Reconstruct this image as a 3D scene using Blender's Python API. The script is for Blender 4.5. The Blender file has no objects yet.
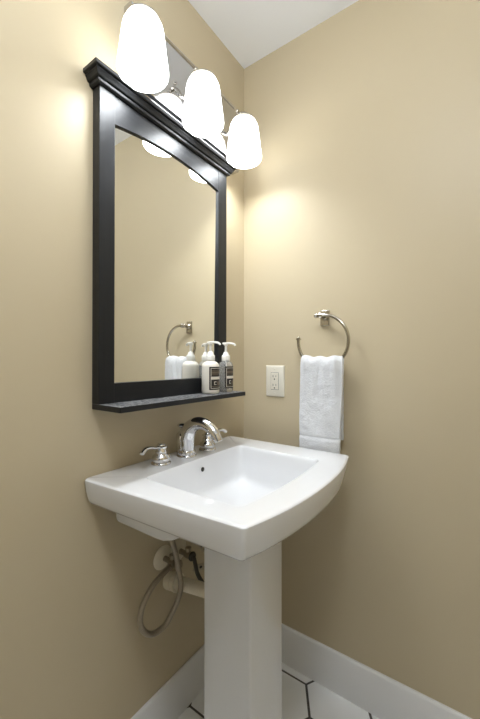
import bpy, bmesh, math, random
from math import sin, cos, pi, radians, sqrt
from mathutils import Vector, Matrix, noise
random.seed(4)
S = bpy.context.scene
COL = S.collection

# ------------------------------------------------------------------ materials
def mat(name, col, rough=.5, metal=0, spec=.5, coat=0, noise_amt=0, noise_scale=8, bump=0, bump_scale=200,
        trans=0, ior=1.45, emis=None, estr=0, sheen=0, sss=0, stretch=None, detail=4):
    m = bpy.data.materials.new(name); m.use_nodes = True
    nt = m.node_tree; b = nt.nodes['Principled BSDF']
    b.inputs['Base Color'].default_value = (*col, 1)
    b.inputs['Roughness'].default_value = rough
    b.inputs['Metallic'].default_value = metal
    b.inputs['Specular IOR Level'].default_value = spec
    b.inputs['Coat Weight'].default_value = coat
    b.inputs['Coat Roughness'].default_value = .05
    b.inputs['Transmission Weight'].default_value = trans
    b.inputs['IOR'].default_value = ior
    b.inputs['Sheen Weight'].default_value = sheen
    if emis:
        b.inputs['Emission Color'].default_value = (*emis, 1)
        b.inputs['Emission Strength'].default_value = estr
    tc = nt.nodes.new('ShaderNodeTexCoord')
    mp = nt.nodes.new('ShaderNodeMapping')
    nt.links.new(tc.outputs['Object'], mp.inputs['Vector'])
    if stretch: mp.inputs['Scale'].default_value = stretch
    if noise_amt:
        n = nt.nodes.new('ShaderNodeTexNoise'); n.inputs['Scale'].default_value = noise_scale
        n.inputs['Detail'].default_value = detail
        nt.links.new(mp.outputs[0], n.inputs['Vector'])
        r = nt.nodes.new('ShaderNodeMixRGB'); r.blend_type = 'MIX'
        r.inputs['Color1'].default_value = (*[c * (1 - noise_amt) for c in col], 1)
        r.inputs['Color2'].default_value = (*[min(1, c * (1 + noise_amt)) for c in col], 1)
        nt.links.new(n.outputs['Fac'], r.inputs['Fac'])
        nt.links.new(r.outputs[0], b.inputs['Base Color'])
    if bump:
        n2 = nt.nodes.new('ShaderNodeTexNoise'); n2.inputs['Scale'].default_value = bump_scale
        n2.inputs['Detail'].default_value = 3
        nt.links.new(mp.outputs[0], n2.inputs['Vector'])
        bp = nt.nodes.new('ShaderNodeBump'); bp.inputs['Strength'].default_value = bump
        bp.inputs['Distance'].default_value = .002
        nt.links.new(n2.outputs['Fac'], bp.inputs['Height'])
        nt.links.new(bp.outputs[0], b.inputs['Normal'])
    return m

M = {}
M['paint'] = mat('tan_wall_paint', (.545, .464, .318), .45, spec=.35, noise_amt=.02, noise_scale=3, bump=.05, bump_scale=350)
M['ceiling'] = mat('white_ceiling_paint', (.90, .93, .98), .8, noise_amt=.015, noise_scale=6, bump=.05, bump_scale=200)
M['trim'] = mat('white_trim_paint', (.80, .80, .80), .35, noise_amt=.015, noise_scale=10)
M['tile'] = mat('white_marble_tile', (.86, .87, .87), .25, noise_amt=.06, noise_scale=7, detail=6)
M['grout'] = mat('dark_grout', (.09, .085, .08), .9, noise_amt=.4, noise_scale=90)
M['porcelain'] = mat('white_porcelain', (.77, .777, .795), .12, coat=.6, noise_amt=.005)
M['chrome'] = mat('polished_chrome', (.72, .72, .73), .06, metal=1, noise_amt=.02)
M['plate'] = mat('polished_fixture_plate', (.62, .62, .635), .10, metal=1, noise_amt=.02)
M['nickel'] = mat('brushed_nickel', (.50, .47, .41), .17, metal=1, noise_amt=.04)
M['black'] = mat('black_satin_wood', (.010, .011, .013), .40, spec=.40, noise_amt=.4, noise_scale=60, bump=.25, bump_scale=70, stretch=(1, 1, .06))
M['blackh'] = mat('black_satin_wood_cross', (.010, .011, .013), .40, spec=.40, noise_amt=.4, noise_scale=60, bump=.25, bump_scale=70, stretch=(1, .06, 1))
M['mirror'] = mat('mirror_glass', (.93, .94, .93), .0, metal=1, noise_amt=.002)
M['towel'] = mat('white_terry_cotton', (.68, .69, .71), .95, sheen=.3, noise_amt=.05, noise_scale=400, bump=1.0, bump_scale=420)
M['plastic'] = mat('ivory_plastic', (.74, .70, .60), .3, noise_amt=.01)
M['slot'] = mat('dark_slot', (.03, .028, .025), .6, noise_amt=.1)
M['white_plastic'] = mat('white_plastic', (.80, .78, .73), .3, noise_amt=.01)
M['lotion'] = mat('cream_bottle_plastic', (.78, .74, .66), .28, noise_amt=.01)
M['clear'] = mat('clear_bottle_plastic', (.93, .93, .91), .06, trans=.80, ior=1.12, noise_amt=.005)
M['label'] = mat('black_label', (.015, .012, .010), .45, noise_amt=.2, noise_scale=120)
M['print'] = mat('cream_label_print', (.66, .62, .54), .5, noise_amt=.02)
M['print2'] = mat('brown_label_print', (.13, .10, .07), .5, noise_amt=.1)
M['pvc'] = mat('cream_pvc', (.80, .73, .58), .4, noise_amt=.05, noise_scale=30)
M['hose'] = mat('braided_steel_hose', (.36, .31, .24), .38, metal=.7, noise_amt=.35, noise_scale=500, bump=.8, bump_scale=600)
M['darkhose'] = mat('dark_rubber_hose', (.05, .045, .035), .5, noise_amt=.2, noise_scale=80)
M['brass'] = mat('aged_valve_metal', (.35, .30, .22), .35, metal=.8, noise_amt=.3, noise_scale=60)
M['steel'] = mat('galvanised_steel', (.45, .40, .30), .45, metal=.4, noise_amt=.15, noise_scale=60)
M['shade'] = mat('lit_frosted_glass', (.95, .95, .93), .35, emis=(.97, .985, 1), estr=3.6)

def dusty():
    m = M['blackh'].copy(); m.name = 'dusty_black_shelf'; nt = m.node_tree; b = nt.nodes['Principled BSDF']
    g = nt.nodes.new('ShaderNodeNewGeometry'); sep = nt.nodes.new('ShaderNodeSeparateXYZ')
    nt.links.new(g.outputs['Normal'], sep.inputs[0])
    tc = nt.nodes.new('ShaderNodeTexCoord')
    n = nt.nodes.new('ShaderNodeTexNoise'); n.inputs['Scale'].default_value = 150; n.inputs['Detail'].default_value = 5
    nt.links.new(tc.outputs['Object'], n.inputs['Vector'])
    r = nt.nodes.new('ShaderNodeValToRGB'); r.color_ramp.elements[0].position = .44; r.color_ramp.elements[1].position = .60
    r.color_ramp.elements[0].color = (.012, .013, .015, 1); r.color_ramp.elements[1].color = (.30, .30, .31, 1)
    nt.links.new(n.outputs['Fac'], r.inputs[0])
    mx = nt.nodes.new('ShaderNodeMixRGB'); mx.inputs['Color1'].default_value = (.012, .013, .015, 1)
    gt = nt.nodes.new('ShaderNodeMath'); gt.operation = 'GREATER_THAN'; gt.inputs[1].default_value = .8
    nt.links.new(sep.outputs['Z'], gt.inputs[0]); nt.links.new(gt.outputs[0], mx.inputs['Fac'])
    nt.links.new(r.outputs[0], mx.inputs['Color2']); nt.links.new(mx.outputs[0], b.inputs['Base Color'])
    return m
M['dusty'] = dusty()

# ------------------------------------------------------------------ helpers
def obj(name, bm, m, parent=None, smooth=35, bevel=0, loc=None):
    bmesh.ops.remove_doubles(bm, verts=bm.verts, dist=1e-6)
    bmesh.ops.recalc_face_normals(bm, faces=bm.faces)
    me = bpy.data.meshes.new(name)
    if smooth:
        for f in bm.faces: f.smooth = True
        for e in bm.edges:
            if len(e.link_faces) == 2 and e.calc_face_angle(0) > radians(smooth): e.smooth = False
    bm.to_mesh(me); bm.free()
    me.materials.append(m)
    o = bpy.data.objects.new(name, me); COL.objects.link(o)
    if parent: o.parent = parent
    if loc: o.location = loc
    if bevel:
        b = o.modifiers.new('bevel', 'BEVEL'); b.width = bevel; b.segments = 3; b.limit_method = 'ANGLE'
        b.harden_normals = False
    return o

def thing(name, label, cat, loc=(0, 0, 0), group=None):
    o = bpy.data.objects.new(name, None); COL.objects.link(o); o.location = loc
    o.empty_display_size = .05
    o['label'] = label; o['category'] = cat
    if group: o['group'] = group
    return o

def tag(o, label, cat, group=None):
    o['label'] = label; o['category'] = cat
    if group: o['group'] = group
    return o

def box(bm, x0, x1, y0, y1, z0, z1):
    v = [bm.verts.new(p) for p in [(x0,y0,z0),(x1,y0,z0),(x1,y1,z0),(x0,y1,z0),(x0,y0,z1),(x1,y0,z1),(x1,y1,z1),(x0,y1,z1)]]
    for f in [(0,3,2,1),(4,5,6,7),(0,1,5,4),(1,2,6,5),(2,3,7,6),(3,0,4,7)]: bm.faces.new([v[i] for i in f])

def bx(*a):
    bm = bmesh.new(); box(bm, *a); return bm

def loft(bm, loops, cap0=True, cap1=True):
    vs = [[bm.verts.new(p) for p in L] for L in loops]; n = len(vs[0])
    for a, b in zip(vs, vs[1:]):
        for i in range(n): bm.faces.new([a[i], a[(i+1) % n], b[(i+1) % n], b[i]])
    if cap0: bm.faces.new(vs[0][::-1])
    if cap1: bm.faces.new(vs[-1])

def lathe(bm, prof, c=(0,0,0), axis='Z', n=40, cap0=True, cap1=True):
    loops = []
    for r, h in prof:
        L = []
        for i in range(n):
            a = 2*pi*i/n; u, v = r*cos(a), r*sin(a)
            if axis == 'Z': p = (c[0]+u, c[1]+v, c[2]+h)
            elif axis == 'X': p = (c[0]+h, c[1]+u, c[2]+v)
            else: p = (c[0]+u, c[1]+h, c[2]+v)
            L.append(p)
        loops.append(L)
    loft(bm, loops, cap0, cap1)

def spline(pts, sub=8):
    P = [Vector(p) for p in pts]; out = []
    for i in range(len(P)-1):
        p0 = P[max(i-1,0)]; p1 = P[i]; p2 = P[i+1]; p3 = P[min(i+2, len(P)-1)]
        for k in range(sub):
            t = k/sub
            out.append(.5*((2*p1)+(-p0+p2)*t+(2*p0-5*p1+4*p2-p3)*t*t+(-p0+3*p1-3*p2+p3)*t**3))
    out.append(P[-1]); return out

def tube(bm, pts, rad, n=14, sx=1.0):
    """swept circle; rad: number or list per point"""
    P = [Vector(p) for p in pts]; loops = []
    up = None
    for i, p in enumerate(P):
        t = (P[min(i+1, len(P)-1)] - P[max(i-1, 0)]).normalized()
        if up is None:
            up = Vector((0,0,1)) if abs(t.z) < .9 else Vector((1,0,0))
        a = (up - t*up.dot(t)).normalized(); b = t.cross(a); up = a
        r = rad[i] if isinstance(rad, (list, tuple)) else rad
        loops.append([p + (a*cos(2*pi*k/n) + b*sin(2*pi*k/n)*sx)*r for k in range(n)])
    loft(bm, loops)

def ellipsoid(bm, c, r, n=20):
    prof = [(max(1e-4, sin(pi*k/12)), -cos(pi*k/12)) for k in range(13)]
    loops = [[(c[0]+r[0]*q*cos(2*pi*i/n), c[1]+r[1]*q*sin(2*pi*i/n), c[2]+r[2]*h) for i in range(n)] for q, h in prof]
    loft(bm, loops)

# ------------------------------------------------------------------ room
W, D, H, T = 1.55, 2.15, 2.44, .1
def struct(name, bm, m, **k):
    o = obj(name, bm, m, **k); o['kind'] = 'structure'; return o
struct('wall_left', bx(-T, 0, -D-T, T, 0, H), M['paint'], smooth=0)
struct('wall_far', bx(0, W+T, 0, T, 0, H), M['paint'], smooth=0)
struct('wall_right', bx(W, W+T, -D-T, 0, 0, H), M['paint'], smooth=0)
# back wall with a doorway behind the camera
DX0, DX1, DZ = .45, 1.25, 2.05
bm = bmesh.new()
box(bm, 0, DX0, -D-T, -D, 0, H); box(bm, DX1, W, -D-T, -D, 0, H); box(bm, DX0, DX1, -D-T, -D, DZ, H)
struct('wall_back', bm, M['paint'], smooth=0)
struct('ceiling', bx(-T, W+T, -D-T, T, H, H+.08), M['ceiling'], smooth=0)
bm = bmesh.new()
for x0, x1, z0, z1 in ((DX0-.07, DX0, 0, DZ+.07), (DX1, DX1+.07, 0, DZ+.07), (DX0, DX1, DZ, DZ+.07)):
    box(bm, x0, x1, -D, -D+.015, z0, z1)
struct('door_1', bm, M['trim'], smooth=0)
# baseboards
BH, BT = .143, .012
def baseboard(name, A, B, n):
    bm = bmesh.new(); A = Vector(A); B = Vector(B); n = Vector(n)
    prof = [(0, 0), (BT, 0), (BT, BH-.007), (BT-.002, BH-.003), (BT-.005, BH), (0, BH)]
    loft(bm, [[P + n*o + Vector((0,0,z)) for o, z in prof] for P in (A, B)])
    struct(name, bm, M['trim'], smooth=30)
baseboard('baseboard_left', (0, -D, 0), (0, 0, 0), (1, 0, 0))
baseboard('baseboard_far', (0, 0, 0), (W, 0, 0), (0, -1, 0))
baseboard('baseboard_right', (W, 0, 0), (W, -D, 0), (-1, 0, 0))
# floor: hexagonal tiles over a grout bed
bm = bmesh.new(); box(bm, -T, W+T, -D-T, T, -.06, -.0025)
floor = struct('floor', bm, M['grout'], smooth=0)
bm = bmesh.new(); s = .117; hh = s*sqrt(3)/2; g = .0042
vx, vy = .307, -.040
c0x = vx - s/2; c0y = vy - hh
for i in range(-3, 7):
    for j in range(-24, 5):
        # flat-topped hexes: columns 1.5 s apart, odd columns shifted half a tile
        cx = c0x + 1.5*s*i; cy = c0y + 2*hh*(j) + (hh if i % 2 else 0)
        if not (-.12 < cx < W+.12 and -D-.1 < cy < .12): continue
        R_ = s - g/cos(pi/6)
        lo, mid, hi = [], [], []
        for k in range(6):
            a = pi/3*k
            lo.append((cx+R_*cos(a), cy+R_*sin(a), -.0026))
            mid.append((cx+R_*cos(a), cy+R_*sin(a), -.0008))
            hi.append((cx+(R_-.001)*cos(a), cy+(R_-.001)*sin(a), 0))
        loft(bm, [lo, mid, hi], cap0=False)
# cut to the room
for co, no in (((-.001,0,0), (-1,0,0)), ((W+.001,0,0), (1,0,0)), ((0,.001,0), (0,1,0)), ((0,-D-T,0), (0,-1,0))):
    bmesh.ops.bisect_plane(bm, geom=bm.verts[:]+bm.edges[:]+bm.faces[:], plane_co=co, plane_no=no, clear_outer=True)
t_ = obj('hexagonal_tiles', bm, M['tile'], parent=floor, smooth=0); t_['kind'] = 'structure'

# ------------------------------------------------------------------ framed mirror with shelf
YL, YR, ZB, ZT, XF = -.700, -.163, 1.070, 1.897, .032
mir = thing('wall_mirror', 'black wood framed wall mirror with arched top rail, crown moulding and bottom shelf', 'mirror', (0, (YL+YR)/2, ZB))
def rel(o, root):           # world-coordinate mesh under a root that stands elsewhere
    o.parent = root; o.matrix_parent_inverse = Matrix.Translation(-Vector(root.location)); return o
SW = .046
gy0, gy1, gz0 = YL+SW, YR-SW-.004, 1.123
bm = bmesh.new()          # the pane leans very slightly in its frame
def gx(y, z): return .022 + .0065*(z-1.47) + .004*(y+.43)
gl = [(gy0-.008, gz0-.008), (gy1+.008, gz0-.008), (gy1+.008, 1.86), (gy0-.008, 1.86)]
loft(bm, [[(gx(y, z)-.008, y, z) for y, z in gl], [(gx(y, z), y, z) for y, z in gl]])
rel(obj('glass', bm, M['mirror'], smooth=0), mir)
rel(obj('stile', bx(.001, XF, YL, gy0, ZB, ZT), M['black'], smooth=0, bevel=.0012), mir)
rel(obj('stile', bx(.001, XF, gy1, YR, ZB, ZT), M['black'], smooth=0, bevel=.0012), mir)
rel(obj('bottom_rail', bx(.001, XF-.001, gy0, gy1, ZB, gz0), M['blackh'], smooth=0, bevel=.0012), mir)
bm = bmesh.new(); n = 28; sec = []
for k in range(n+1):
    t = k/n; y = gy0 + (gy1-gy0)*t; z = 1.819 + .023*(1-(2*t-1)**2)
    sec.append([(.001, y, z), (XF-.001, y, z), (XF-.001, y, ZT), (.001, y, ZT)])
loft(bm, sec); rel(obj('arched_top_rail', bm, M['blackh'], smooth=30), mir)
# crown: mitred profile on three sides
prof = [(0, -.001), (.004, -.001), (.009, .002), (.010, .005), (.010, .009), (.014, .010), (.016, .012), (.019, .019), (.021, .022), (.021, .025), (.026, .026), (.0275, .028), (.0275, .036), (.0265, .037), (0, .037)]
bm = bmesh.new(); vs = []
for o_, z in prof:
    zz = ZT + z
    vs.append([bm.verts.new(p) for p in [(.001, YL-o_, zz), (XF+o_, YL-o_, zz), (XF+o_, YR+o_, zz), (.001, YR+o_, zz)]])
for a, b in zip(vs, vs[1:]):
    for i in range(3): bm.faces.new([a[i], a[i+1], b[i+1], b[i]])
bm.faces.new([v[0] for v in vs]); bm.faces.new([v[3] for v in vs][::-1])
bm.faces.new(vs[0]); bm.faces.new(vs[-1][::-1])
rel(obj('crown_moulding', bm, M['blackh'], smooth=20), mir)
SHZ = 1.070
rel(obj('shelf', bx(.001, .123, YL, YR-.003, SHZ-.0145, SHZ), M['dusty'], smooth=0, bevel=.0012), mir)

# ------------------------------------------------------------------ vanity light
LY = [-.632, -.399, -.173]; LX = .120
P0, P1, PZ0, PZ1 = -.605, -.085, 1.945, 2.196
vl = thing('vanity_light', 'chrome three-shade vanity light bar mounted on the wall above the black mirror', 'light', (0, -.37, 2.09))
bm = bmesh.new()
def rect(x, m_): return [(x, P0+m_, PZ0+m_), (x, P1-m_, PZ0+m_), (x, P1-m_, PZ1-m_), (x, P0+m_, PZ1-m_)]
loft(bm, [rect(.001, 0), rect(.030, 0), rect(.0345, .002), rect(.036, .006), rect(.0345, .010), rect(.029, .013), rect(.029, .017), rect(.040, .024), rect(.042, .028), rect(.042, .06)])
rel(obj('backplate', bm, M['plate'], smooth=25), vl)
SHADE_TOP, SHADE_BOT = 2.066, 1.925
for y in LY:
    bm = bmesh.new()
    pr = [(.012, .142), (.028, .141), (.038, .138), (.0455, .132), (.0505, .122), (.0535, .108), (.057, .080), (.0605, .050), (.0645, .020), (.0655, .010), (.0650, .004), (.0625, 0), (.0605, .002), (.060, .020), (.053, .080), (.0495, .108), (.0465, .120), (.042, .128), (.028, .134), (.012, .135)]
    lathe(bm, pr, (LX, y, SHADE_BOT), n=56, cap0=False, cap1=False)
    sh = rel(obj('lamp_shade', bm, M['shade'], smooth=60), vl)
    bm = bmesh.new()
    lathe(bm, [(.0400, -.004), (.0435, -.003), (.0430, .001), (.034, .004), (.024, .006), (.022, .018), (.012, .022), (.009, .03)], (LX, y, SHADE_TOP), n=40)
    # ring hugging the shoulder of the glass
    rel(obj('shade_cap', bm, M['nickel'], smooth=40), vl)
    bm = bmesh.new()
    tube(bm, spline([(.04, y, 2.045), (.062, y, 2.062), (.078, y, 2.085), (.094, y, 2.100), (.110, y, 2.100), (LX, y, 2.088)], 6), .0065)
    ar = rel(obj('lamp_arm', bm, M['nickel'], smooth=60), vl)
    bm = bmesh.new(); ellipsoid(bm, (.090, y, 2.116), (.0065, .0065, .0065), 14)
    rel(obj('finial', bm, M['nickel'], smooth=60), vl)
    bm = bmesh.new()
    lathe(bm, [(.001, -.012), (.010, -.0115), (.019, -.006), (.0225, .004), (.0225, .014), (.018, .028), (.0125, .042), (.0125, .068), (.001, .069)], (LX, y, SHADE_BOT+.062), n=24)
    rel(obj('light_bulb', bm, M['shade'], smooth=60), vl)
    al = bpy.data.lights.new('bulb_light', 'AREA'); al.shape = 'DISK'; al.size = .10; al.energy = .98; al.color = (.90, .95, 1); al.spread = radians(140)
    ao = bpy.data.objects.new('bulb_light', al); COL.objects.link(ao); ao.location = (LX, y, SHADE_BOT+.012)
    ao.parent = vl; ao.matrix_parent_inverse = Matrix.Translation(-Vector(vl.location))

# ------------------------------------------------------------------ pedestal sink
sink = thing('pedestal_sink', 'white porcelain pedestal sink with square basin and bowed front edge', 'sink', (.28, -.408, 0))
YC = -.408
def outline(xb, xf, yl_b, yl_f, yr_b, yr_f, bow, r, z, N=14, K=5):
    """closed loop: back-left > front-left > front-right > back-right, rounded corners"""
    def corner(c, a0, a1, rr): return [(c[0]+rr*cos(a0+(a1-a0)*k/K), c[1]+rr*sin(a0+(a1-a0)*k/K)) for k in range(K+1)]
    P = []
    P += corner((xb+r, yl_b+r), pi, 1.5*pi, r)
    A = P[-1]; f = corner((xf-r, yl_f+r), 1.5*pi, 2*pi, r)
    P += [(A[0]+(f[0][0]-A[0])*k/N, A[1]+(f[0][1]-A[1])*k/N) for k in range(1, N)]
    P += f
    A = P[-1]; f = corner((xf-r, yr_f-r), 0, .5*pi, r)
    P += [(A[0]+bow*(1-abs(2*k/N-1)**2.2), A[1]+(f[0][1]-A[1])*k/N) for k in range(1, N)]
    P += f
    A = P[-1]; f = corner((xb+r, yr_b-r), .5*pi, pi, r)
    P += [(A[0]+(f[0][0]-A[0])*k/N, A[1]+(f[0][1]-A[1])*k/N) for k in range(1, N)]
    P += f
    A = P[-1]; B = P[0]
    P += [(A[0]+(B[0]-A[0])*k/N, A[1]+(B[1]-A[1])*k/N) for k in range(1, N)]
    return [(x, y, z) for x, y in P]
ZR = .880
def outer(o_, z, r=.010, xb=.002):
    return outline(xb, .486-o_, -.724+o_, -.697+o_, -.094-o_, -.101-o_, .036, r, z)
def inner(o_, z, r=.022, ob=None, of=None):
    ob = o_ if ob is None else ob; of = o_ if of is None else of
    return outline(.122+ob, .430-of, -.628+o_, -.630+o_, -.204-o_, -.210-o_, .011, r, z)
bm = bmesh.new()
def low(L, dz=.010): return [(x, y, z + dz*max(0, 1-x/.5)) for x, y, z in L]
loops = [
    outline(.262, .306, -.430, -.430, -.386, -.386, 0, .0215, .755),
    outline(.255, .313, -.437, -.437, -.379, -.379, 0, .026, .756),
    outline(.215, .345, -.50, -.50, -.316, -.316, 0, .03, .758),
    inner(.050, .7605, .036, .042, .066), inner(.036, .7635, .036, .030, .050), inner(.026, .770, .034, .020, .038), inner(.020, .780, .032, .014, .030), inner(.016, .793, .030, .010, .024),
    inner(.008, .845, .022, .004, .013), inner(.005, .866, .02, .002, .006), inner(.003, .872, .02, .0015, .003), inner(.001, .8765, .02, .0005, .001), inner(-.002, ZR, .022, -.002, -.002), inner(-.005, ZR+.0002, .022, -.004, -.005),
    outer(.009, ZR+.0002), outer(.006, ZR), outer(.0025, ZR-.001), outer(.0005, ZR-.003), outer(0, ZR-.006), outer(.003, .850), low(outer(.008, .821)), low(outer(.011, .812)), low(outer(.016, .805)), low(outer(.025, .801)), low(outer(.05, .800)), inner(-.012, .799), inner(-.004, .792), inner(.006, .775, .022, .002, .004), inner(.014, .760, .024, .008, .014), inner(.030, .7515, .028, .02, .03)]
loft(bm, loops)
# lower body of the bowl beneath the deck
def tier(yl, yr, i):
    pr = [(.002, .80), (.030-i, .80), (.030, .760+i), (.036+i, .752+i), (.19, .750+i), (.225, .757+i), (.26, .775+i), (.300, .792), (.34, .80)]
    return yl, yr, pr
TP = [(.028, .803), (.028, .760), (.031, .753), (.038, .750), (.19, .750), (.215, .752), (.245, .762), (.275, .779), (.300, .790), (.34, .803)]
loft(bm, [[(x, y, z) for x, z in TP[:5]] + [(x, y, z) for x, z in ((.19, .7525), (.038, .7525), (.032, .755), (.032, .803))] for y in (-.641, -.171)])
for ys in ((-.647, -.645, -.640), (-.166, -.168, -.173)):
    loft(bm, [[(x + (i if x < .1 else -i), y, z + (i if z < .80 else 0)) for x, z in TP] for y, i in zip(ys, (.004, .001, 0))])
rel(obj('basin', bm, M['porcelain'], smooth=32), sink)
# pedestal column
bm = bmesh.new()
def ped(xb, xf, y0, y1, z, c=.008): return [(xb, y0, z), (xf-c, y0, z), (xf-.002, y0+.002, z), (xf, y0+c, z), (xf, y1-c, z), (xf-.002, y1-.002, z), (xf-c, y1, z), (xb, y1, z)]
loft(bm, [ped(.205, .362, -.490, -.318, .001), ped(.205, .362, -.490, -.318, .03), ped(.205, .360, -.488, -.319, .40), ped(.203, .360, -.487, -.319, .7512)])
rel(obj('pedestal', bm, M['porcelain'], smooth=20, bevel=.003), sink)
# overflow hole and drain
bm = bmesh.new()
lathe(bm, [(.0035, -.004), (.0065, -.004), (.0068, .0012), (.0062, .0016)], (.1265, -.406, .846), axis='X', n=24)
rel(obj('overflow_hole', bm, M['slot'], smooth=40), sink)
bm = bmesh.new()
lathe(bm, [(.021, -.002), (.0215, .002), (.019, .004), (.014, .003), (.013, .005), (.004, .0065), (.0005, .0067)], (.284, YC, .755), n=32)
rel(obj('drain', bm, M['chrome'], smooth=40), sink)

# ------------------------------------------------------------------ faucet
FX = .070; FY = -.418
fau = thing('bathroom_faucet', 'chrome widespread faucet with arched spout between two lever handles on the sink deck', 'faucet', (FX, FY, ZR))
z0 = ZR + .0004
bm = bmesh.new()
lathe(bm, [(.030, 0), (.031, .003), (.030, .006), (.027, .008), (.0275, .014), (.0275, .018), (.0255, .021)], (FX, FY, z0), n=40)
for k in range(14):
    a = 2*pi*k/14; ellipsoid(bm, (FX+.0265*cos(a), FY+.0265*sin(a), z0+.012), (.0035, .0035, .0035), 8)
sb = rel(obj('spout_base', bm, M['chrome'], smooth=40), fau)
bm = bmesh.new()
path = spline([(FX, FY, z0+.018), (FX-.001, FY, z0+.045), (FX+.002, FY, z0+.068), (FX+.016, FY, z0+.092), (FX+.042, FY, z0+.108), (FX+.072, FY, z0+.110), (FX+.100, FY, z0+.099), (FX+.120, FY, z0+.080), (FX+.130, FY, z0+.064)], 6)
L_ = len(path); rr = []
for i in range(L_):
    t = i/(L_-1); rr.append(.0235*(1-t)**.9 + .0125*t**1.0 + (.003*sin(pi*min(1, t*1.6)) if t < .62 else 0))
tube(bm, path, rr, n=28)
rel(obj('spout', bm, M['chrome'], smooth=50), fau)
# shoulder at the back of the spout that carries the lift rod
bm = bmesh.new()
lathe(bm, [(.0235, 0), (.0235, .048), (.021, .056), (.016, .061), (.006, .063)], (FX-.012, FY-.004, z0+.016), n=32)
rel(obj('spout_column', bm, M['chrome'], smooth=45), fau)
bm = bmesh.new()
lathe(bm, [(.0035, 0), (.0035, .014), (.007, .015), (.0135, .019), (.0145, .022), (.010, .026), (.001, .028)], (FX-.018, FY-.006, z0+.076), n=24)
rel(obj('lift_rod', bm, M['chrome'], smooth=45), fau)
for sgn, hy in ((-1, -.520), (1, -.318)):
    hx = FX - (.005 if sgn < 0 else 0)
    bm = bmesh.new()
    lathe(bm, [(.0285, 0), (.0295, .003), (.028, .006), (.024, .008), (.0265, .013), (.0275, .018), (.025, .025), (.018, .030), (.0165, .034), (.0175, .037), (.015, .041), (.013, .047)], (hx, hy, z0), n=36)
    hb = rel(obj('valve_body', bm, M['chrome'], smooth=45), fau)
    bm = bmesh.new()
    lathe(bm, [(.013, .047), (.0185, .049), (.019, .052), (.013, .054), (.0125, .057), (.009, .060), (.001, .061)], (hx, hy, z0), n=30)
    q = spline([(hx, hy+sgn*.006, z0+.0505), (hx+.003, hy+sgn*.026, z0+.052), (hx+.008, hy+sgn*.048, z0+.058), (hx+.012, hy+sgn*.068, z0+.058), (hx+.015, hy+sgn*.084, z0+.048)], 5)
    tube(bm, q, [.0045+.002*(i/len(q))**2 if i < len(q)-1 else .003 for i in range(len(q))], n=14, sx=1.35)
    rel(obj('lever_handle', bm, M['chrome'], smooth=45), fau)

# ------------------------------------------------------------------ plumbing beneath
def supply_valve(y, z, label):
    t = thing('shutoff_valve', label, 'valve', (0, y, z))
    bm = bmesh.new(); lathe(bm, [(.036, .0005), (.037, .003), (.034, .006), (.022, .009), (.011, .013), (.010, .013)], (0, y, z), axis='X', n=40)
    rel(obj('escutcheon', bm, M['pvc'], smooth=35), t)
    bm = bmesh.new(); lathe(bm, [(.0085, .008), (.0085, .036), (.0115, .037), (.0125, .048), (.0115, .060), (.008, .061)], (0, y, z), axis='X', n=24)
    lathe(bm, [(.008, -.004), (.008, .016), (.010, .017), (.010, .024), (.007, .025)], (.048, y, z), n=20)
    rel(obj('valve_body', bm, M['brass'], smooth=35), t)
    return t
v1 = supply_valve(-.457, .556, 'shut-off valve with cream escutcheon where the looping braided hose ends')
v2 = supply_valve(-.388, .548, 'shut-off valve with cream escutcheon close beside the pedestal')
bm = bmesh.new()
tube(bm, [(.061, -.457, .556), (.072, -.457, .556)], .004, 12)
lathe(bm, [(.006, 0), (.014, .001), (.015, .005), (.013, .009), (.003, .010)], (.070, -.457, .556), axis='X', n=20)
rel(obj('valve_handle', bm, M['brass'], smooth=35), v1)
bm = bmesh.new()
lathe(bm, [(.006, 0), (.014, .001), (.015, .005), (.013, .009), (.003, .010)], (.062, -.388, .548), axis='X', n=20)
rel(obj('valve_handle', bm, M['darkhose'], smooth=35), v2)
hs = thing('supply_hose', 'braided metal supply hose hanging in a large loop under the sink', 'hose', (.06, -.5, .4))
pts = [(.050, -.468, .548), (.055, -.500, .546), (.058, -.545, .532), (.06, -.582, .497), (.06, -.590, .455), (.06, -.572, .417), (.06, -.540, .394), (.066, -.503, .398), (.076, -.486, .428), (.086, -.473, .460), (.091, -.464, .504), (.091, -.473, .555), (.090, -.484, .606), (.088, -.502, .665), (.082, -.508, .710), (.078, -.510, .7495)]
bm = bmesh.new(); tube(bm, spline(pts, 8), .0082, 14); rel(obj('braided_tube', bm, M['hose'], smooth=60), hs)
bm = bmesh.new(); tube(bm, [(.048, -.459, .5505), (.0525, -.476, .547)], .0095, 6); rel(obj('coupling_nut', bm, M['brass'], smooth=25), hs)
h2 = thing('supply_hose', 'dark supply hose running down beside the pedestal behind the drain pipe', 'hose', (.05, -.35, .5))
bm = bmesh.new(); tube(bm, spline([(.064, -.388, .548), (.070, -.386, .544), (.070, -.380, .528), (.068, -.372, .505), (.066, -.362, .478), (.080, -.355, .452), (.105, -.350, .430), (.150, -.346, .415)], 8), .0068, 12)
rel(obj('rubber_tube', bm, M['darkhose'], smooth=60), h2)
dp = thing('drain_pipe', 'cream plastic drain pipe with slip nut running from wall to pedestal', 'pipe', (0, -.43, .475))
bm = bmesh.new(); tube(bm, [(.001, -.430, .470), (.10, -.430, .487), (.203, -.430, .5045)], .0195, 32); rel(obj('trap_arm', bm, M['pvc'], smooth=40), dp)
bm = bmesh.new()
for a, b, r in ((.004, .030, .0275), (.030, .036, .0255), (.036, .047, .029)):
    tube(bm, [(a, -.430, .470+a*.17), (b, -.430, .470+b*.17)], r, 12 if r > .0285 else 32)
rel(obj('slip_nut', bm, M['pvc'], smooth=20), dp)
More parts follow.
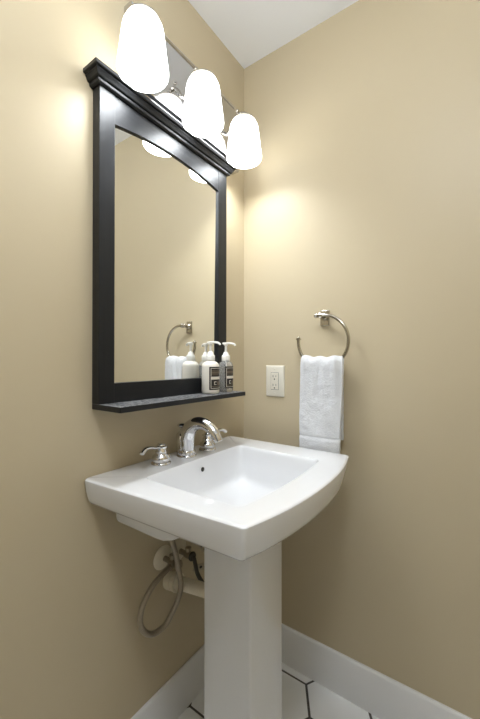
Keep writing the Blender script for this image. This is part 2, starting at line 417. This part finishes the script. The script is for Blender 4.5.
br = thing('mounting_bracket', 'small perforated metal strap bracket fixed to the wall beside the pedestal', 'bracket', (0, -.28, .5))
def strap(ya, za, yb, zb, n):
    A = Vector((0, ya, za)); B = Vector((0, yb, zb)); d = (B-A).normalized(); nn = Vector((0, -d.z, d.y))
    bm = bmesh.new()
    loft(bm, [[P + nn*w + Vector((x, 0, 0)) for x, w in ((.001, -.010), (.004, -.010), (.004, .010), (.001, .010))] for P in (A, B)])
    rel(obj('strap', bm, M['steel'], smooth=0), br)
    bm = bmesh.new()
    for k in range(n):
        c = A + (B-A)*((k+.5)/n); e = (B-A)/n*.30
        loft(bm, [[c + e*cos(2*pi*i/12) + nn*.0048*sin(2*pi*i/12) + Vector((x, 0, 0)) for i in range(12)] for x in (.0042, .0046)])
    rel(obj('strap_slots', bm, M['slot'], smooth=0), br)
strap(-.345, .600, -.225, .455, 6)
strap(-.315, .452, -.215, .415, 4)

# ------------------------------------------------------------------ towel ring and towel
RX, RY, RZ, RR = .374, -.052, 1.253, .0925
ring = thing('towel_ring', 'open nickel towel ring with ball finials on the wall, holding a white towel', 'towel ring', (.365, 0, 1.345))
bm = bmesh.new()
bmesh.ops.create_cube(bm, size=1, matrix=Matrix.Translation((.365, -.0045, 1.340)) @ Matrix.Diagonal((.034, .008, .058, 1)))
rel(obj('wall_plate', bm, M['nickel'], smooth=35, bevel=.003), ring)
bm = bmesh.new(); lathe(bm, [(.0135, -.007), (.0125, -.012), (.0085, -.016), (.008, -.040), (.0105, -.044), (.011, -.050), (.0105, -.056), (.006, -.060), (.001, -.061)], (.365, 0, 1.345), axis='Y', n=28)
rel(obj('post', bm, M['nickel'], smooth=40), ring)
bm = bmesh.new(); pts = []
for k in range(70):
    a = radians(92) - radians(92+186)*k/69
    pts.append((RX+RR*cos(a), RY, RZ+RR*sin(a)))
tube(bm, [(.352, RY, 1.3453), (.362, RY, 1.3455)] + pts, .0058, 16)
rel(obj('open_ring', bm, M['nickel'], smooth=60), ring)
bm = bmesh.new(); ellipsoid(bm, (.349, RY, 1.345), (.0075, .0085, .0085), 18); tube(bm, [(.353, RY, 1.345), (.356, RY, 1.345)], .0075, 18)
rel(obj('ball_finial', bm, M['nickel'], smooth=60), ring)
e = pts[-1]
bm = bmesh.new(); tube(bm, [(e[0], RY, e[2]-.002), (e[0], RY, e[2]+.003)], .0095, 18); ellipsoid(bm, (e[0], RY, e[2]+.006), (.0058, .0058, .005), 16)
rel(obj('end_finial', bm, M['nickel'], smooth=60), ring)

NX, NS = 44, 120
bm = bmesh.new(); grid = []
zt = 1.176; frontlen = .310; backlen = .268; rad = .021
arc = pi*rad; total = frontlen + arc + backlen
for j in range(NS+1):
    sdist = total*j/NS; row = []
    for i in range(NX+1):
        u = i/NX; c = 2*u-1
        if sdist < frontlen:
            z = zt - frontlen + sdist; y = -.052 - rad; k = 1-sdist/frontlen; side = 1
        elif sdist < frontlen + arc:
            a = (sdist-frontlen)/rad; z = zt + rad*sin(a); y = -.052 - rad*cos(a); k = 0; side = cos(a)
        else:
            z = zt - (sdist-frontlen-arc); y = -.052 + rad; k = (sdist-frontlen-arc)/backlen; side = -1
        xl = .2995 + .003*(1-k)**4*1.0; xr = (.4555 - .012*max(0, k-.1) if side > 0 else .443 - .001*k)
        if side < 1 and side > -1: xl = .302; xr = .449+.006*side
        if side == -1: xl = .306
        x = xl + (xr-xl)*u
        top = (1-k)**2
        fold = (.0030*cos(c*6.0+.6) + .0018*cos(c*13+1))*(.2+.8*top)
        y2 = y - side*(.006*(1-c*c)) + fold*side
        z2 = z
        if k < .15: z2 += (-.005*(1-c*c) + .0025*cos(c*9+1.2)) * (1 if k == 0 else 1-k/.15)
        if side == 1 and k > .4: y2 += .0015*sin(c*4+z*40)*min(1, (k-.4)*4) - .0035*sin((k-.4)/.6*pi)
        y2 += .0016*noise.noise(Vector((x*60, y*20, z*50)))
        # woven band near the hem
        if side == 1:
            hz = z - (zt-frontlen)
            if abs(hz-.052) < .004: y2 += .0035
            if hz < .049: y2 -= .002
        row.append(bm.verts.new((x, y2, z2)))
    grid.append(row)
for a, b in zip(grid, grid[1:]):
    for i in range(NX): bm.faces.new([a[i], a[i+1], b[i+1], b[i]])
bmesh.ops.recalc_face_normals(bm, faces=bm.faces)
tw = obj('hand_towel', bm, M['towel'], smooth=180)
tag(tw, 'folded white terry hand towel draped over the towel ring', 'towel')
sd = tw.modifiers.new('s', 'SOLIDIFY'); sd.thickness = .013; sd.offset = 0
sb_ = tw.modifiers.new('sub', 'SUBSURF'); sb_.levels = 1; sb_.render_levels = 2
tx = bpy.data.textures.new('terry', 'CLOUDS'); tx.noise_scale = .004
dm = tw.modifiers.new('d', 'DISPLACE'); dm.texture = tx; dm.strength = .0022; dm.texture_coords = 'LOCAL'; dm.mid_level = .5

# ------------------------------------------------------------------ wall outlet
ox, oz = .1555, 1.1025; ow, oh = .083, .124
out = thing('wall_outlet', 'ivory rectangular duplex wall outlet beside the towel ring', 'outlet', (ox, 0, oz))
bm = bmesh.new()
def orect(i, y, w=ow, h=oh, cz=0): return [(ox-w/2+i, y, oz+cz-h/2+i), (ox+w/2-i, y, oz+cz-h/2+i), (ox+w/2-i, y, oz+cz+h/2-i), (ox-w/2+i, y, oz+cz+h/2-i)]
loft(bm, [orect(0, -.0005), orect(0, -.003), orect(.002, -.0055), orect(.005, -.0065)])
rel(obj('cover_plate', bm, M['plastic'], smooth=25), out)
bm = bmesh.new(); loft(bm, [orect(-.0008, -.0060, .034, .068), orect(-.0008, -.0066, .034, .068)]); rel(obj('receptacle_gap', bm, M['slot'], smooth=0), out)
bm = bmesh.new(); loft(bm, [orect(0, -.0060, .033, .067), orect(0, -.0078, .033, .067), orect(.001, -.0085, .033, .067)]); rel(obj('receptacle', bm, M['plastic'], smooth=25), out)
bm = bmesh.new()
for cz in (.0165, -.0185):
    for dx, w, h in ((-.0065, .0022, .0085), (.0065, .0018, .007)):
        box(bm, ox+dx-w/2, ox+dx+w/2, -.0090, -.0080, oz+cz+.003-h/2, oz+cz+.003+h/2)
    lathe(bm, [(.0028, -.0090), (.0028, -.0080)], (ox, 0, oz+cz-.009), axis='Y', n=14)
rel(obj('socket_holes', bm, M['slot'], smooth=0), out)
for cz in (.048, -.048):
    bm = bmesh.new(); lathe(bm, [(.0034, -.0062), (.0034, -.0070), (.0022, -.0076), (.0002, -.0077)], (ox, 0, oz+cz), axis='Y', n=18)
    rel(obj('screw', bm, M['plastic'], smooth=40), out)

# ------------------------------------------------------------------ pump bottles
def bottle(bx_, by_, body_mat, label, r, hb, tube_in, rot=0):
    z = SHZ + .0006
    t = thing('pump_bottle', label, 'bottle', (bx_, by_, z), 'pump bottles on the mirror shelf')
    bm = bmesh.new()
    pr = [(r*.55, .002), (r*.80, 0), (r*.93, .0015), (r, .007), (r, hb*.80), (r*.98, hb*.86), (r*.88, hb*.925), (r*.68, hb*.97), (r*.42, hb), (r*.40, hb+.006)]
    lathe(bm, pr, (0,0,0), n=48)
    o = obj('bottle_body', bm, body_mat, parent=t, smooth=50)
    bm = bmesh.new()
    lathe(bm, [(.0148, hb+.001), (.0152, hb+.003), (.0152, hb+.018), (.0140, hb+.020), (.0105, hb+.023), (.0085, hb+.031), (.0060, hb+.033)], n=32)
    obj('pump_collar', bm, M['white_plastic'], parent=t, smooth=40)
    bm = bmesh.new(); lathe(bm, [(.0042, hb+.031), (.0042, hb+.056), (.0075, hb+.057), (.0085, hb+.062), (.0078, hb+.066), (.001, hb+.0675)], n=24)
    q = [Vector((-.012, 0, hb+0.0635)), Vector((0, 0, hb+0.0645)), Vector((.014, 0, hb+0.0645)), Vector((.026, 0, hb+0.0630)), Vector((.033, 0, hb+0.0590)), Vector((.0345, 0, hb+0.0550))]
    tube(bm, spline([rot_(v, rot) for v in q], 5), .0036, 14, sx=1.1)
    obj('pump_head', bm, M['white_plastic'], parent=t, smooth=50)
    if tube_in:
        bm = bmesh.new(); tube(bm, [(0, 0, hb-.002), (.004, .004, hb*.5), (.010, .008, .010)], .0022, 10)
        obj('dip_tube', bm, M['white_plastic'], parent=t, smooth=50)
    # wrap-round label
    a0, a1 = radians(-58), radians(50)
    def patch(bm, u0, u1, z0, z1, rr):
        n = max(2, int(14*(u1-u0)) + 1); lo = []
        for k in range(n+1):
            a = a0 + (a1-a0)*(u0+(u1-u0)*k/n); lo.append(a)
        A = [[bm.verts.new((q_*cos(a), q_*sin(a), zz)) for q_ in (rr, rr+.0002) for zz in (z0, z1)] for a in lo]
        for p, q2 in zip(A, A[1:]):
            bm.faces.new([p[2], q2[2], q2[3], p[3]]); bm.faces.new([p[0], p[1], q2[1], q2[0]])
            bm.faces.new([p[1], p[3], q2[3], q2[1]]); bm.faces.new([p[0], q2[0], q2[2], p[2]])
        for p in (A[0], A[-1]): bm.faces.new([p[0], p[2], p[3], p[1]])
    lz0, lz1 = .014, .014+hb*.70
    h = lz1-lz0
    bm = bmesh.new(); patch(bm, 0, 1, lz0, lz1, r+.0001); lb = obj('label', bm, M['label'], parent=t, smooth=30)
    bm = bmesh.new()
    for u0, u1, f0, f1 in ((.09, .91, .06, .08), (.09, .91, .92, .94), (.09, .12, .08, .92), (.88, .91, .08, .92), (.12, .88, .45, .57),
                           (.30, .33, .22, .36), (.33, .45, .22, .245), (.33, .45, .335, .36)):
        patch(bm, u0, u1, lz0+h*f0, lz0+h*f1, r+.0004)
    nf = len(bm.faces)
    for u0, u1, f0, f1 in ((.12, .80, .70, .80), (.12, .62, .64, .67), (.12, .70, .83, .86), (.52, .88, .20, .36), (.12, .80, .13, .16)):
        patch(bm, u0, u1, lz0+h*f0, lz0+h*f1, r+.0003)
    for i, f_ in enumerate(bm.faces): f_.material_index = 0 if i < nf else 1
    lp = obj('label_print', bm, M['print'], parent=t, smooth=30); lp.data.materials.append(M['print2'])
    return t
def rot_(v, a): return Vector((v.x*cos(a)-v.y*sin(a), v.x*sin(a)+v.y*cos(a), v.z))
bottle(.068, -.300, M['lotion'], 'opaque cream pump bottle with black label, nearer the middle of the shelf', .0305, .112, False, radians(20))
bottle(.070, -.216, M['clear'], 'clear pump bottle with black label at the right end of the shelf', .0265, .112, True, radians(25))

# ------------------------------------------------------------------ light
w = bpy.data.worlds.new('hall'); S.world = w; w.use_nodes = True
bg = w.node_tree.nodes['Background']; bg.inputs[0].default_value = (.93, .96, 1, 1); bg.inputs[1].default_value = .15

cl = thing('added_fill_light', 'round white globe fill light, added out of view in the middle of the small room', 'light', (.80, -1.15, H))  # added globe, out of view, to lift the brightness of the whole room
bm = bmesh.new(); lathe(bm, [(.065, 0), (.065, -.012), (.055, -.020), (.012, -.024), (.012, -.085), (.045, -.088), (.048, -.105), (.01, -.106)], (.80, -1.15, H-.0005), n=40); rel(obj('fill_light_mount', bm, M['nickel'], smooth=35), cl)
M['fill_glow'] = mat('lit_fill_globe', (.95, .95, .93), .35, emis=(.90, .95, 1), estr=41)
bm = bmesh.new(); ellipsoid(bm, (.80, -1.15, H-.20), (.115, .115, .105), 48); rel(obj('fill_light_globe', bm, M['fill_glow'], smooth=60), cl)

# ------------------------------------------------------------------ camera
yaw, pitch, roll = .617139932, .00434939595, .00108053144
f = Vector((-sin(yaw)*cos(pitch), cos(yaw)*cos(pitch), sin(pitch)))
r = f.cross(Vector((0,0,1))).normalized(); u = r.cross(f)
r2 = r*cos(roll) + u*sin(roll); u2 = -r*sin(roll) + u*cos(roll)
cam = bpy.data.cameras.new('camera'); co = bpy.data.objects.new('camera', cam); COL.objects.link(co)
m3 = Matrix((r2, u2, -f)).transposed().to_4x4(); m3.translation = (.837156825, -1.20781818, 1.18269402)
co.matrix_world = m3
cam.sensor_fit = 'VERTICAL'; cam.sensor_height = 36; cam.lens = 342.464874/719*36; cam.clip_start = .02
S.camera = co
vs_ = S.view_settings; vs_.view_transform = 'Standard'; vs_.look = 'None'; vs_.gamma = 1; vs_.use_curve_mapping = False
vs_.exposure = .33
